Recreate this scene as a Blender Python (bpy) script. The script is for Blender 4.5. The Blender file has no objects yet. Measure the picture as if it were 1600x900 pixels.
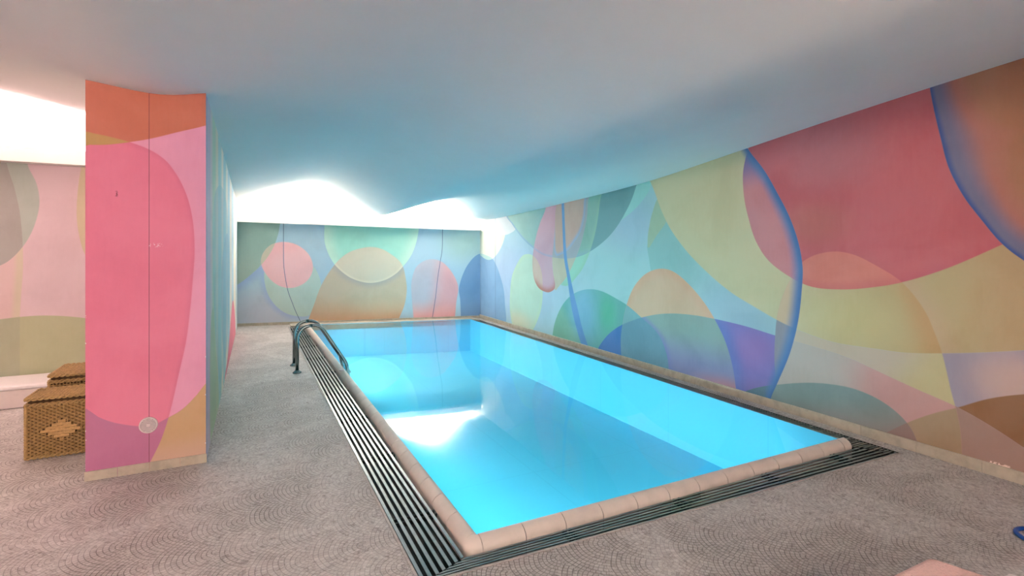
import bpy, bmesh, math, random
from mathutils import Vector, Matrix
random.seed(7)
S = bpy.context.scene
COL = S.collection

# ------------------------------------------------------------------ camera, exposure, world, lights
F, HZ, CH, YAW = 827.0, 385.0, 1.55, math.atan(415 / 827.0)
cd = bpy.data.cameras.new('camera'); cam = bpy.data.objects.new('camera', cd); COL.objects.link(cam)
cam.location = (0, 0, CH); cam.rotation_euler = (math.pi / 2, 0, -YAW)
cd.sensor_width = 36; cd.lens = F / 1600 * 36; cd.shift_y = -(450 - HZ) / 1600; cd.clip_start = .02
S.camera = cam
vs = S.view_settings
vs.view_transform = 'Standard'; vs.look = 'None'; vs.exposure = 1.1; vs.gamma = 1; vs.use_curve_mapping = False
S.cycles.use_denoising = True; S.cycles.max_bounces = 7; S.cycles.diffuse_bounces = 4; S.cycles.glossy_bounces = 3; S.cycles.transparent_max_bounces = 6
S.cycles.use_light_tree = True; S.cycles.use_adaptive_sampling = True; S.cycles.adaptive_threshold = .03; S.cycles.adaptive_min_samples = 16
S.cycles.caustics_reflective = False; S.cycles.caustics_refractive = False
W = bpy.data.worlds.new('world'); S.world = W; W.use_nodes = True
W.node_tree.nodes['Background'].inputs[0].default_value = (0.02, 0.02, 0.02, 1)

P_POOL, P_FAR, P_LEFT, P_BACK, P_SIDE = 51, 108, 76, 276, 94
C_POOL = (0.68, .95, .97); C_FAR = (1.0, 0.965, 0.91); C_LEFT = (1.0, 0.90, 0.88); C_BACK = (1.0, 0.92, 0.89)


def area(name, loc, rot, sx, sy, power, color, spread=math.pi):
    l = bpy.data.lights.new(name, 'AREA'); l.shape = 'RECTANGLE'; l.size = sx; l.size_y = sy
    l.energy = power; l.color = color; l.spread = spread
    o = bpy.data.objects.new(name, l); COL.objects.link(o); o.location = loc; o.rotation_euler = rot
    return o


# far wall ends and the pool plan, metres
WL, WR = Vector((-.16, 11.55)), Vector((4.52, 10.55))      # far wall base line
XR = 4.52
far_dir = (WR - WL).normalized(); far_n = Vector((far_dir.y, -far_dir.x))   # points to the room
if far_n.y > 0: far_n = -far_n
far_ang = math.atan2(far_dir.y, far_dir.x)
# cove strip over the far wall (lies in the trough built below)
mid = (WL + WR) / 2 + far_n * .10
area('far_cove_lamp', (mid.x, mid.y, 2.04), (math.pi, 0, far_ang), 4.4, .06, P_FAR, C_FAR).rotation_euler = (math.pi, 0, far_ang)
area('left_room_cove_lamp', (-3.4, 7.08, 2.50), (math.pi, 0, 0), 4.8, .06, P_LEFT, C_LEFT)
area('rear_fill_lamp', (-1.5, -2.9, 2.30), (math.pi, 0, 0), 7.6, .06, P_BACK, C_BACK)  # added fill light in an unseen ledge behind the camera
area('side_fill_lamp', (-5.9, 2.0, 2.50), (math.pi, 0, math.pi / 2), 9.0, .06, P_SIDE, C_LEFT)  # added fill light from the left, its ledge is out of view
area('underwater_lamp', (1.10, 6.7, -.22), (0, -math.pi / 2, 0), .08, 7.8, P_POOL * .76, C_POOL, 1.9)  # inferred from the pool glow; strip shape made up for even light
area('underwater_lamp', (2.6, 2.585, -.22), (math.pi / 2, 0, 0), 2.6, .08, P_POOL * .13, C_POOL, 1.9)  # unseen lamp added to brighten the near end of the pool


# ------------------------------------------------------------------ helpers
def lin(c):
    r = []
    for v in c:
        v = v / 255.0
        r.append(v / 12.92 if v <= .04045 else ((v + .055) / 1.055) ** 2.4)
    return tuple(r)


def ray(px, py):
    a = (px - 800) / F; u = (HZ - py) / F; s, c = math.sin(YAW), math.cos(YAW)
    return Vector((s + a * c, c - a * s, u))


def on_plane(px, py, p0, n):
    d = ray(px, py); o = Vector((0, 0, CH))
    return o + d * ((p0 - o).dot(n) / d.dot(n))


def tag(o, label=None, cat=None, group=None, kind=None):
    if label: o['label'] = label
    if cat: o['category'] = cat
    if group: o['group'] = group
    if kind: o['kind'] = kind
    return o


def empty(name, loc=(0, 0, 0), rz=0):
    o = bpy.data.objects.new(name, None); COL.objects.link(o); o.location = loc; o.rotation_euler = (0, 0, rz)
    o.empty_display_size = .1
    return o


def mesh(name, verts, faces, mat, parent=None, smooth=False):
    m = bpy.data.meshes.new(name); m.from_pydata([tuple(v) for v in verts], [], faces); m.update()
    bm = bmesh.new(); bm.from_mesh(m); bmesh.ops.recalc_face_normals(bm, faces=bm.faces); bm.to_mesh(m); bm.free()
    if smooth:
        for p in m.polygons: p.use_smooth = True
    m.materials.append(mat)
    o = bpy.data.objects.new(name, m); COL.objects.link(o)
    if parent: o.parent = parent
    return o


class MB:
    def __init__(s): s.v = []; s.f = []
    def add(s, v, f):
        n = len(s.v); s.v += [tuple(a) for a in v]; s.f += [tuple(i + n for i in q) for q in f]
    def box(s, x0, x1, y0, y1, z0, z1):
        s.prism([(x0, y0), (x1, y0), (x1, y1), (x0, y1)], z0, z1)
    def prism(s, pts, z0, z1):
        n = len(pts)
        v = [(p[0], p[1], z0) for p in pts] + [(p[0], p[1], z1) for p in pts]
        f = [tuple(range(n))[::-1], tuple(range(n, 2 * n))] + [(i, (i + 1) % n, n + (i + 1) % n, n + i) for i in range(n)]
        s.add(v, f)
    def tube(s, path, r, seg=12, cap=True, closed=False):
        path = [Vector(p) for p in path]; n = len(path); rings = []; up = None
        for i, p in enumerate(path):
            if closed: t = (path[(i + 1) % n] - path[i - 1]).normalized()
            else: t = (path[min(i + 1, n - 1)] - path[max(i - 1, 0)]).normalized()
            if up is None:
                up = Vector((0, 0, 1)) if abs(t.z) < .9 else Vector((0, 1, 0))
            a = t.cross(up).normalized(); up = a.cross(t).normalized()
            rr = r[i] if isinstance(r, (list, tuple)) else r
            rings.append([p + (a * math.cos(2 * math.pi * k / seg) + up * math.sin(2 * math.pi * k / seg)) * rr for k in range(seg)])
        v = [q for R in rings for q in R]; f = []
        for i in range(n if closed else n - 1):
            j = (i + 1) % n
            for k in range(seg):
                f.append((i * seg + k, i * seg + (k + 1) % seg, j * seg + (k + 1) % seg, j * seg + k))
        if cap and not closed:
            f.append(tuple(range(seg))[::-1]); f.append(tuple((n - 1) * seg + k for k in range(seg)))
        s.add(v, f)
    def lathe(s, prof, c, seg=32, axis='z'):
        v = []; f = []
        for (r, h) in prof:
            for k in range(seg):
                a = 2 * math.pi * k / seg; x, y = r * math.cos(a), r * math.sin(a)
                v.append((c[0] + x, c[1] + y, c[2] + h) if axis == 'z' else
                         ((c[0] + x, c[1] - h, c[2] + y) if axis == 'y' else (c[0] + h, c[1] + x, c[2] + y)))
        for i in range(len(prof) - 1):
            for k in range(seg):
                f.append((i * seg + k, i * seg + (k + 1) % seg, (i + 1) * seg + (k + 1) % seg, (i + 1) * seg + k))
        f.append(tuple(range(seg))); f.append(tuple((len(prof) - 1) * seg + k for k in range(seg)))
        s.add(v, f)
    def build(s, name, mat, parent=None, smooth=False, bevel=0, angle=None):
        o = mesh(name, s.v, s.f, mat, parent, smooth)
        if bevel:
            b = o.modifiers.new('bevel', 'BEVEL'); b.width = bevel; b.segments = 3; b.limit_method = 'ANGLE'
            b.angle_limit = math.radians(40)
            for p in o.data.polygons: p.use_smooth = True
            w = o.modifiers.new('wn', 'WEIGHTED_NORMAL'); w.keep_sharp = True
        return o


# ---- node expressions
class X:
    tree = None
    def __init__(s, sock): s.s = sock
    @staticmethod
    def m(op, *a, clamp=False):
        n = X.tree.nodes.new('ShaderNodeMath'); n.operation = op; n.use_clamp = clamp
        for i, v in enumerate(a):
            if isinstance(v, X): X.tree.links.new(v.s, n.inputs[i])
            else: n.inputs[i].default_value = float(v)
        return X(n.outputs[0])
    def __add__(s, o): return X.m('ADD', s, o)
    def __radd__(s, o): return X.m('ADD', o, s)
    def __sub__(s, o): return X.m('SUBTRACT', s, o)
    def __rsub__(s, o): return X.m('SUBTRACT', o, s)
    def __mul__(s, o): return X.m('MULTIPLY', s, o)
    def __rmul__(s, o): return X.m('MULTIPLY', o, s)
    def __truediv__(s, o): return X.m('DIVIDE', s, o)


def ss(v, a, b):
    n = X.tree.nodes.new('ShaderNodeMapRange'); n.interpolation_type = 'SMOOTHSTEP'
    if isinstance(v, X): X.tree.links.new(v.s, n.inputs[0])
    n.inputs[1].default_value = a; n.inputs[2].default_value = b
    return X(n.outputs[0])


def lr(v, a, b, c=0., d=1.):
    n = X.tree.nodes.new('ShaderNodeMapRange')
    X.tree.links.new(v.s, n.inputs[0])
    for i, q in enumerate((a, b, c, d)): n.inputs[i + 1].default_value = q
    return X(n.outputs[0])


def fcurve(v, pts):                       # pts in 0..1
    n = X.tree.nodes.new('ShaderNodeFloatCurve'); c = n.mapping.curves[0]
    n.mapping.use_clip = False
    n.mapping.extend = 'HORIZONTAL'
    pts = sorted(pts)
    c.points[0].location = pts[0]; c.points[1].location = pts[-1]
    for p in pts[1:-1]: c.points.new(*p)
    for p in c.points: p.handle_type = 'AUTO_CLAMPED'
    n.mapping.update(); X.tree.links.new(v.s, n.inputs[1])
    return X(n.outputs[0])


def noise(scale, detail=4, vec=None, dist=0., rough=.55):
    n = X.tree.nodes.new('ShaderNodeTexNoise'); n.inputs['Scale'].default_value = scale
    n.inputs['Detail'].default_value = detail; n.inputs['Distortion'].default_value = dist
    n.inputs['Roughness'].default_value = rough
    if vec is None:
        g = X.tree.nodes.new('ShaderNodeNewGeometry'); vec = g.outputs['Position']
    X.tree.links.new(vec, n.inputs['Vector'])
    return X(n.outputs['Fac'])


def xyz():
    g = X.tree.nodes.new('ShaderNodeNewGeometry'); p = X.tree.nodes.new('ShaderNodeSeparateXYZ')
    X.tree.links.new(g.outputs['Position'], p.inputs[0])
    return X(p.outputs[0]), X(p.outputs[1]), X(p.outputs[2])


def mix(a, b, f, mode='MIX'):
    n = X.tree.nodes.new('ShaderNodeMix'); n.data_type = 'RGBA'; n.blend_type = mode; n.clamp_factor = True
    if isinstance(f, X): X.tree.links.new(f.s, n.inputs[0])
    else: n.inputs[0].default_value = f
    for i, c in ((6, a), (7, b)):
        if isinstance(c, X): X.tree.links.new(c.s, n.inputs[i])
        else: n.inputs[i].default_value = (*c, 1)
    return X(n.outputs[2])


def newmat(name, col=(.5, .5, .5), rough=.6, metal=0., spec=.5):
    m = bpy.data.materials.new(name); m.use_nodes = True; b = m.node_tree.nodes['Principled BSDF']
    b.inputs['Base Color'].default_value = (*col, 1); b.inputs['Roughness'].default_value = rough
    b.inputs['Metallic'].default_value = metal; b.inputs['Specular IOR Level'].default_value = spec
    X.tree = m.node_tree
    return m, b


def link_color(b, c): X.tree.links.new(c.s, b.inputs['Base Color'])


def bump(b, h, strength, dist=.01):
    n = X.tree.nodes.new('ShaderNodeBump'); n.inputs['Strength'].default_value = strength
    n.inputs['Distance'].default_value = dist
    X.tree.links.new(h.s, n.inputs['Height']); X.tree.links.new(n.outputs[0], b.inputs['Normal'])


def simple(name, rgb, rough=.6, metal=0., var=.12, scale=30, bmp=0.):
    m, b = newmat(name, lin(rgb), rough, metal)
    n = noise(scale)
    c = lin(rgb); d = tuple(v * (1 - var * 2) for v in c)
    link_color(b, mix(c, d, ss(n, .35, .75)))
    if bmp: bump(b, n, bmp)
    return m


# ------------------------------------------------------------------ mural painter
class Mural:
    """flat painted shapes, each outline a float curve r(angle) in wall metres"""
    def __init__(s, name, p0, n, ucoord, base, gain=(1, 1, 1), rough=.75, sat=.82):
        s.sat = sat
        s.m, s.b = newmat(name, rough=rough, spec=.3)
        s.p0, s.n, s.uc, s.gain = Vector(p0), Vector(n), ucoord, gain
        x, y, z = xyz(); s.u = (x if ucoord == 0 else y); s.z = z
        s.c = s.k(base)
        s.c = mix(s.c, s.c, 0)
    def k(s, rgb):
        c = lin(rgb); L = .25 * c[0] + .6 * c[1] + .15 * c[2]
        return tuple(max(.01, min(.95, (L + (v - L) * s.sat) * g)) for v, g in zip(c, s.gain))
    def w(s, px, py):
        p = on_plane(px, py, s.p0, s.n); return (p[s.uc], p.z)
    def poly(s, pts, cen):
        c = s.w(*cen); q = [s.w(*p) for p in pts]
        # closed Catmull-Rom
        n = len(q); dense = []
        for i in range(n):
            p0, p1, p2, p3 = q[i - 1], q[i], q[(i + 1) % n], q[(i + 2) % n]
            def kn(a, b): return max(1e-5, math.dist(a, b)) ** .5
            t0 = 0; t1 = kn(p0, p1); t2 = t1 + kn(p1, p2); t3 = t2 + kn(p2, p3)
            for k in range(12):
                t = t1 + (t2 - t1) * k / 12
                A1 = [((t1 - t) * a + (t - t0) * b) / (t1 - t0) for a, b in zip(p0, p1)]
                A2 = [((t2 - t) * a + (t - t1) * b) / (t2 - t1) for a, b in zip(p1, p2)]
                A3 = [((t3 - t) * a + (t - t2) * b) / (t3 - t2) for a, b in zip(p2, p3)]
                B1 = [((t2 - t) * a + (t - t0) * b) / (t2 - t0) for a, b in zip(A1, A2)]
                B2 = [((t3 - t) * a + (t - t1) * b) / (t3 - t1) for a, b in zip(A2, A3)]
                dense.append(tuple(((t2 - t) * a + (t - t1) * b) / (t2 - t1) for a, b in zip(B1, B2)))
        NA = 72; rs = []; m = len(dense)
        for k in range(NA):
            a = -math.pi + 2 * math.pi * k / NA; dx, dy = math.cos(a), math.sin(a); best = None
            for i in range(m):
                ax, ay = dense[i][0] - c[0], dense[i][1] - c[1]
                bx, by = dense[(i + 1) % m][0] - c[0], dense[(i + 1) % m][1] - c[1]
                ex, ey = bx - ax, by - ay; det = ex * dy - ey * dx
                if abs(det) < 1e-12: continue
                t = (ex * ay - ey * ax) / det; w_ = (dx * ay - dy * ax) / det
                if t > 0 and -1e-9 <= w_ <= 1 + 1e-9 and (best is None or t < best): best = t
            rs.append(best)
        good = [r for r in rs if r]; avg = sum(good) / max(1, len(good))
        rs = [r if r else avg for r in rs]; rs.append(rs[0])
        R = max(rs) * 1.02
        du, dz = s.u - c[0], s.z - c[1]
        r = X.m('SQRT', du * du + dz * dz); th = X.m('ARCTAN2', dz, du)
        f = fcurve(lr(th, -math.pi, math.pi), [(k / NA, v / R) for k, v in enumerate(rs)]) * R
        return f - r                       # >0 inside
    def line(s, pts):                      # u = f(z) through pixels
        q = sorted((z, u) for u, z in (s.w(*p) for p in pts))
        z0, z1 = q[0][0], q[-1][0]; u0 = min(p[1] for p in q) - .01; u1 = max(p[1] for p in q) + .01
        t = lr(s.z, z0, z1)
        return fcurve(t, [((z - z0) / (z1 - z0), (u - u0) / (u1 - u0)) for z, u in q]) * (u1 - u0) + u0
    def ins(s, d, e=.005): return ss(d, -e, e)
    def out(s, d, e=.005): return 1 - ss(d, -e, e)
    def edge(s, d, w): return ss(d, -.004, .004) * (1 - ss(d, 0, w))
    def edgeout(s, d, w): return (1 - ss(d, -.004, .004)) * ss(d, -w, 0)
    def blob(s, cen, rx, rz):
        c = s.w(*cen); a = (s.u - c[0]) / rx; b = (s.z - c[1]) / rz
        return 1 - ss(X.m('SQRT', a * a + b * b), .15, 1)
    def grad(s, a, b):
        a, b = s.w(*a), s.w(*b); dx, dy = b[0] - a[0], b[1] - a[1]; L = dx * dx + dy * dy
        return ss((s.u - a[0]) * (dx / L) + (s.z - a[1]) * (dy / L), 0, 1)
    def paint(s, rgb, *f, a=1.):
        m = None
        for q in f: m = q if m is None else m * q
        if a != 1: m = m * a
        s.c = mix(s.c, s.k(rgb), m)
    def thin(s, pts, w, rgb, a=1.):
        f = s.line(pts); d = X.m('ABSOLUTE', s.u - f); s.paint(rgb, 1 - ss(d, w * .6, w), a=a)
    def done(s, v=.13):
        # brushed, rubbed paint
        g = X.tree.nodes.new('ShaderNodeNewGeometry'); mp = X.tree.nodes.new('ShaderNodeMapping')
        mp.inputs['Scale'].default_value = (9, 9, 1.6); X.tree.links.new(g.outputs['Position'], mp.inputs[0])
        n1 = noise(1.6, 6, dist=.6); n2 = noise(4, 5, vec=mp.outputs[0])
        t = X.m('ADD', n1 * .85, n2 * .15)
        s.c = mix(s.c, (.75, .75, .75), ss(t, .35, .65) * v * .28)
        s.c = mix(s.c, mix(s.c, (.45, .40, .36), 1., 'MULTIPLY'), ss(1 - t, .42, .7) * v)
        link_color(s.b, s.c); bump(s.b, noise(60, 3), .08, .004)
        return s.m


# ================================================================== murals
def mural_right():
    M = Mural('mural_right_paint', (XR, 0, 0), (1, 0, 0), 1, (140, 203, 212), GAIN_R, sat=.77)
    I, O = M.ins, M.out
    # soft background fields
    M.paint((158, 190, 226), M.blob((800, 440), 3.2, 1.4))
    M.paint((140, 193, 218), 1 - M.grad((960, 418), (960, 395)), M.grad((1150, 380), (1010, 400)), a=.0)
    M.paint((142, 192, 216), M.blob((985, 350), 1.1, .55))
    M.paint((140, 190, 212), M.blob((1150, 490), 1.0, .6))
    Wc = M.poly([(762, 330), (766, 344), (770, 354), (778, 363), (788, 367), (798, 364), (806, 357), (812, 330), (790, 310)], (787, 345))
    Xc = M.poly([(740, 380), (745, 392), (752, 400), (762, 406), (770, 404), (780, 392), (787, 376), (791, 355), (790, 330), (760, 310), (735, 330)], (765, 365))
    Zc = M.poly([(735, 398), (748, 396), (760, 399), (770, 405), (777, 418), (783, 436), (787, 452), (789, 475), (790, 510), (760, 540), (735, 520)], (755, 460))
    Mc = M.poly([(797, 486), (797, 460), (800, 432), (808, 412), (816, 400), (824, 397), (832, 399), (840, 408), (846, 424), (848, 450), (846, 480), (840, 500), (832, 516), (815, 535), (802, 512)], (820, 460))
    Vc = M.poly([(794, 340), (804, 356), (816, 372), (832, 387), (848, 398), (864, 402), (880, 404), (900, 402), (922, 393), (948, 373), (964, 354), (976, 334), (986, 314), (993, 293), (996, 260), (900, 210), (800, 290), (788, 325)], (890, 340))
    AA = M.poly([(1025, 268), (1019, 284), (1014, 298), (1000, 318), (984, 334), (966, 346), (940, 350), (960, 260)], (985, 305))
    Uc = M.poly([(860, 296), (852, 328), (844, 348), (838, 368), (834, 388), (832, 408), (833, 428), (836, 440), (842, 450), (852, 456), (860, 456), (867, 449), (864, 424), (863, 404), (866, 370), (868, 326), (870, 296)], (851, 400))
    Jc = M.poly([(868, 296), (921, 290), (919, 314), (917, 340), (913, 360), (908, 380), (900, 402), (888, 428), (878, 442), (866, 452), (864, 424), (863, 404), (866, 370)], (886, 375))
    Ic = M.poly([(866, 296), (916, 290), (915, 314), (914, 334), (908, 360), (896, 380), (886, 392), (878, 397), (868, 398), (865, 370)], (888, 345))
    Hc = M.poly([(942, 285), (938, 310), (935, 336), (930, 364), (920, 398), (910, 420), (898, 436), (888, 446), (872, 440), (866, 370), (880, 290)], (900, 370))
    Yc = M.poly([(1012, 270), (1017, 285), (1023, 300), (1040, 344), (1066, 384), (1097, 418), (1141, 456), (1178, 479), (1216, 501), (1241, 513), (1300, 534), (1369, 545), (1412, 551), (1475, 552), (1600, 547), (1800, 520), (1800, -150), (1300, -60), (1020, 190)], (1350, 340))
    Pc = M.poly([(1185, 190), (1169, 234), (1162, 262), (1161, 285), (1164, 316), (1170, 342), (1180, 374), (1200, 406), (1237, 434), (1269, 448), (1319, 452), (1369, 448), (1409, 441), (1475, 421), (1566, 382), (1700, 320), (1800, 0), (1500, -60), (1280, 60)], (1350, 300))
    Oc = M.poly([(1450, 90), (1453, 136), (1459, 169), (1470, 216), (1483, 263), (1506, 307), (1531, 340), (1566, 381), (1600, 407), (1660, 440), (1750, 465), (1850, 300), (1750, -50), (1470, 0)], (1600, 200))
    Gc = M.poly([(1150, 205), (1169, 234), (1194, 266), (1212, 297), (1234, 340), (1248, 381), (1254, 418), (1253, 449), (1247, 502), (1234, 552), (1217, 593), (1205, 620), (1192, 655), (1000, 680), (1000, 180)], (1120, 430))
    Dc = M.poly([(1216, 640), (1212, 593), (1210, 559), (1211, 527), (1214, 496), (1222, 465), (1236, 435), (1253, 410), (1275, 398), (1306, 393), (1334, 398), (1369, 415), (1409, 441), (1444, 484), (1462, 524), (1472, 552), (1487, 615), (1497, 651), (1502, 684), (1503, 713), (1500, 800), (1350, 830), (1225, 740)], (1340, 560))
    Lc = M.poly([(925, 570), (934, 547), (944, 530), (958, 516), (972, 508), (1003, 496), (1040, 490), (1080, 492), (1120, 499), (1163, 509), (1208, 523), (1248, 535), (1320, 557), (1387, 587), (1456, 619), (1490, 633), (1545, 664), (1600, 700), (1700, 780), (1300, 900), (950, 660)], (1180, 590))
    Tc = M.poly([(971, 560), (970, 530), (973, 505), (979, 477), (989, 451), (1005, 431), (1021, 422), (1037, 420), (1053, 425), (1075, 443), (1099, 471), (1115, 496), (1133, 533), (1144, 571), (1150, 609), (1153, 650), (1060, 690), (972, 610)], (1050, 520))
    Nc = M.poly([(862, 545), (863, 527), (866, 508), (872, 490), (880, 475), (892, 462), (908, 454), (924, 452), (940, 455), (962, 466), (980, 477), (1002, 496), (1020, 512), (1032, 528), (1040, 548), (1044, 566), (1044, 590), (1035, 650), (900, 620)], (940, 520))
    Kc = M.poly([(1150, 640), (1160, 615), (1187, 605), (1215, 601), (1264, 598), (1303, 601), (1336, 608), (1369, 622), (1396, 640), (1418, 662), (1429, 681), (1434, 695), (1435, 735), (1300, 780)], (1300, 655))
    Qc = M.poly([(1340, 700), (1383, 677), (1424, 658), (1462, 645), (1495, 637), (1545, 623), (1600, 616), (1700, 614), (1800, 700), (1750, 900), (1400, 850)], (1550, 710))
    BB = M.poly([(1030, 308), (1020, 330), (1014, 356), (1012, 372), (1013, 387), (1026, 368), (1041, 347), (1055, 320)], (1027, 350))
    CC = M.poly([(1012, 380), (1026, 368), (1041, 347), (1080, 370), (1150, 440), (1140, 500), (1060, 490), (1022, 440), (1014, 404)], (1060, 420))
    # left end
    M.paint((205, 220, 204), I(Xc)); M.paint((112, 166, 212), I(Zc)); M.paint((70, 130, 190), I(Zc), 1 - ss(M.u, 8.9, 9.0) if False else M.grad((785, 470), (774, 470)), a=.0)
    M.paint((158, 205, 205), I(Xc), I(Zc)); M.paint((205, 220, 228), I(Wc))
    M.paint((168, 208, 190), I(Mc)); M.paint((200, 200, 165), I(Mc), M.blob((808, 505), .9, .35), a=.8)
    M.paint((175, 215, 175), M.edge(Mc, .12), a=.6)
    M.paint((130, 212, 210), I(AA))
    M.paint((128, 208, 188), I(Hc), M.grad((868, 420), (888, 430)))
    M.paint((88, 158, 165), I(Vc)); M.paint((150, 200, 192), I(Vc), 1 - M.grad((800, 350), (880, 350)))
    M.paint((112, 178, 165), I(Hc), I(Vc)); M.paint((130, 195, 160), M.edge(Hc, .12), a=.5)
    M.paint((122, 168, 218), M.edge(Vc, .10), M.grad((945, 400), (880, 400)), a=.8)
    M.paint((178, 182, 160), I(Jc)); M.paint((150, 165, 178), I(Jc), I(Vc)); M.paint((188, 162, 148), I(Ic))
    M.paint((125, 170, 220), M.edge(Ic, .09), I(Vc), a=.9)
    M.paint((190, 155, 178), I(Uc)); M.paint((205, 150, 170), I(Uc), M.grad((850, 400), (850, 330)), a=.7)
    M.paint((195, 172, 160), I(Uc), I(Mc)); M.paint((192, 112, 98), M.edge(Uc, .14), M.grad((850, 425), (850, 452)), a=.9)
    M.paint((125, 165, 215), M.edge(Vc, .07), I(Uc), a=.6)
    # middle
    M.paint((120, 190, 192), I(CC), 1 - M.grad((1040, 420), (1120, 470)))
    M.paint((150, 190, 160), I(BB))
    M.paint((72, 172, 168), I(Nc)); M.paint((95, 178, 212), I(Nc), M.blob((910, 490), .55, .8)); M.paint((30, 176, 146), I(Nc), M.blob((950, 490), .28, .45))
    M.paint((110, 180, 150), I(Nc), 1 - M.grad((890, 520), (900, 500)), a=.7)
    M.paint((205, 175, 142), I(Tc)); M.paint((215, 160, 125), M.edge(Tc, .16), a=.5)
    M.paint((105, 172, 182), I(Tc), I(Nc))
    M.paint((122, 118, 200), I(Lc), 1 - M.grad((1255, 600), (1200, 600)) if False else I(Lc))
    M.paint((150, 115, 190), I(Lc), M.blob((1175, 545), .35, .3), a=.7); M.paint((85, 120, 205), I(Lc), M.edgeout(Tc, .22), a=.8)
    M.paint((32, 118, 198), I(Lc), I(Nc))
    M.paint((125, 165, 162), I(Lc), I(Tc)); M.paint((118, 128, 192), I(Lc), I(Tc), M.grad((1060, 510), (1060, 570)), a=.85)
    M.paint((190, 128, 130), I(Lc), I(Tc), M.blob((1140, 615), .7, .22), a=.8)
    M.paint((86, 150, 176), I(Lc), I(Tc), I(Nc)); M.paint((110, 125, 205), I(Lc), I(Tc), M.edgeout(Nc, .12), a=.6)
    # right
    M.paint((194, 197, 152), I(Yc)); M.paint((186, 178, 118), I(Yc), M.grad((1200, 450), (1400, 480))); M.paint((190, 165, 115), I(Yc), M.grad((1430, 450), (1600, 450)), a=.8)
    rt = M.grad((1040, 430), (1100, 430)); Gr = O(Gc) * rt
    M.paint((176, 176, 170), I(Lc), Gr); M.paint((205, 148, 148), I(Lc), Gr, M.grad((1300, 590), (1380, 620)), a=.8)
    # strip between the yellow field and the hill, right of the blue arc
    under = O(Yc) * O(Lc) * Gr
    M.paint((188, 182, 162), under); M.paint((192, 190, 135), under, M.grad((1380, 560), (1440, 610)))
    M.paint((188, 172, 150), I(Yc), I(Dc), O(Pc), I(Gc)); M.paint((205, 185, 150), I(Dc), I(Gc), I(Yc), O(Pc))
    M.paint((140, 150, 165), I(Dc), I(Gc), O(Yc))
    M.paint((160, 158, 182), O(Yc), O(Lc), O(Dc), Gr, M.grad((1440, 580), (1476, 580)))
    M.paint((196, 172, 165), O(Yc), O(Lc), O(Dc), Gr, M.blob((1590, 600), .40, .30))
    M.paint((205, 205, 130), I(Dc), I(Yc), O(Pc), Gr, M.blob((1330, 500), .55, .35), a=.35)
    M.paint((196, 158, 88), M.edge(Dc, .30), I(Yc), O(Pc), M.grad((1380, 480), (1440, 480)), a=.85)
    M.paint((200, 170, 140), M.edgeout(Dc, .2), I(Yc), O(Pc), M.grad((1380, 480), (1430, 480)), a=.45)
    M.paint((206, 98, 108), I(Pc)); M.paint((196, 128, 140), I(Pc), M.blob((1300, 240), .7, .45), a=.7); M.paint((190, 120, 105), I(Pc), M.blob((1270, 350), .5, .3), a=.5)
    M.paint((222, 128, 112), I(Pc), I(Dc)); M.paint((200, 80, 100), M.edge(Pc, .10), a=.4)
    M.paint((205, 148, 158), I(Pc), I(Gc), a=.6); M.paint((90, 110, 180), I(Pc), I(Gc), M.grad((1175, 300), (1172, 250)), a=.8)
    # brown dome, small teal hill and overlaps near the floor
    M.paint((148, 104, 52), I(Qc), O(Lc)); M.paint((170, 150, 112), I(Lc), I(Dc), I(Qc)); M.paint((158, 135, 122), I(Lc), O(Dc))if False else None
    M.paint((168, 138, 125), I(Lc), O(Dc), M.grad((1480, 700), (1504, 700)))
    M.paint((172, 122, 118), I(Lc), I(Qc), 1 - M.grad((1410, 690), (1440, 690)), a=.9)
    M.paint((118, 152, 154), I(Kc)); M.paint((150, 132, 125), I(Kc), M.grad((1300, 615), (1320, 690)), a=.8); M.paint((80, 130, 150), I(Kc), I(Gc)); M.paint((150, 120, 112), I(Kc), I(Qc), a=.8)
    # blue rimmed brown circle
    M.paint((176, 122, 82), I(Oc)); M.paint((190, 115, 105), I(Oc), 1 - ss(Oc, .20, .50), a=.7); M.paint((104, 122, 165), I(Oc), 1 - ss(Oc, .06, .26), a=.9); M.paint((45, 95, 180), I(Oc), 1 - ss(Oc, .0, .05))
    # blue arc
    M.paint((56, 128, 196), I(Gc), 1 - ss(Gc, .02, .14), rt); M.paint((40, 100, 175), I(Gc), 1 - ss(Gc, .0, .05), rt, a=.5)
    # thin blue stem
    l = M.line([(877, 310), (877.5, 321), (879, 360), (881, 400), (886, 432), (890, 460), (893, 480), (900, 510), (912, 550)])
    r = M.line([(881, 310), (881.5, 321), (883, 360), (885.5, 400), (891, 432), (897, 460), (902, 480), (909, 510), (922, 550)])
    M.paint((72, 148, 214), ss(l - M.u, -.006, .006), ss(M.u - r, -.006, .006))
    for px in (774, 751):
        u0 = M.w(px, 480)[0]; d = X.m('ABSOLUTE', M.u - u0); M.paint((70, 100, 130), 1 - ss(d, .008, .018), a=.45)
    # flaked paint by the skirting
    u0, z0 = M.w(1560, 728); q = noise(55, 2)
    d = X.m('ABSOLUTE', M.u - u0); e = X.m('ABSOLUTE', M.z - .085)
    M.paint((235, 225, 215), 1 - ss(d, .05, .07), 1 - ss(e, .006, .012), ss(q, .48, .52))
    return M.done()


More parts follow.
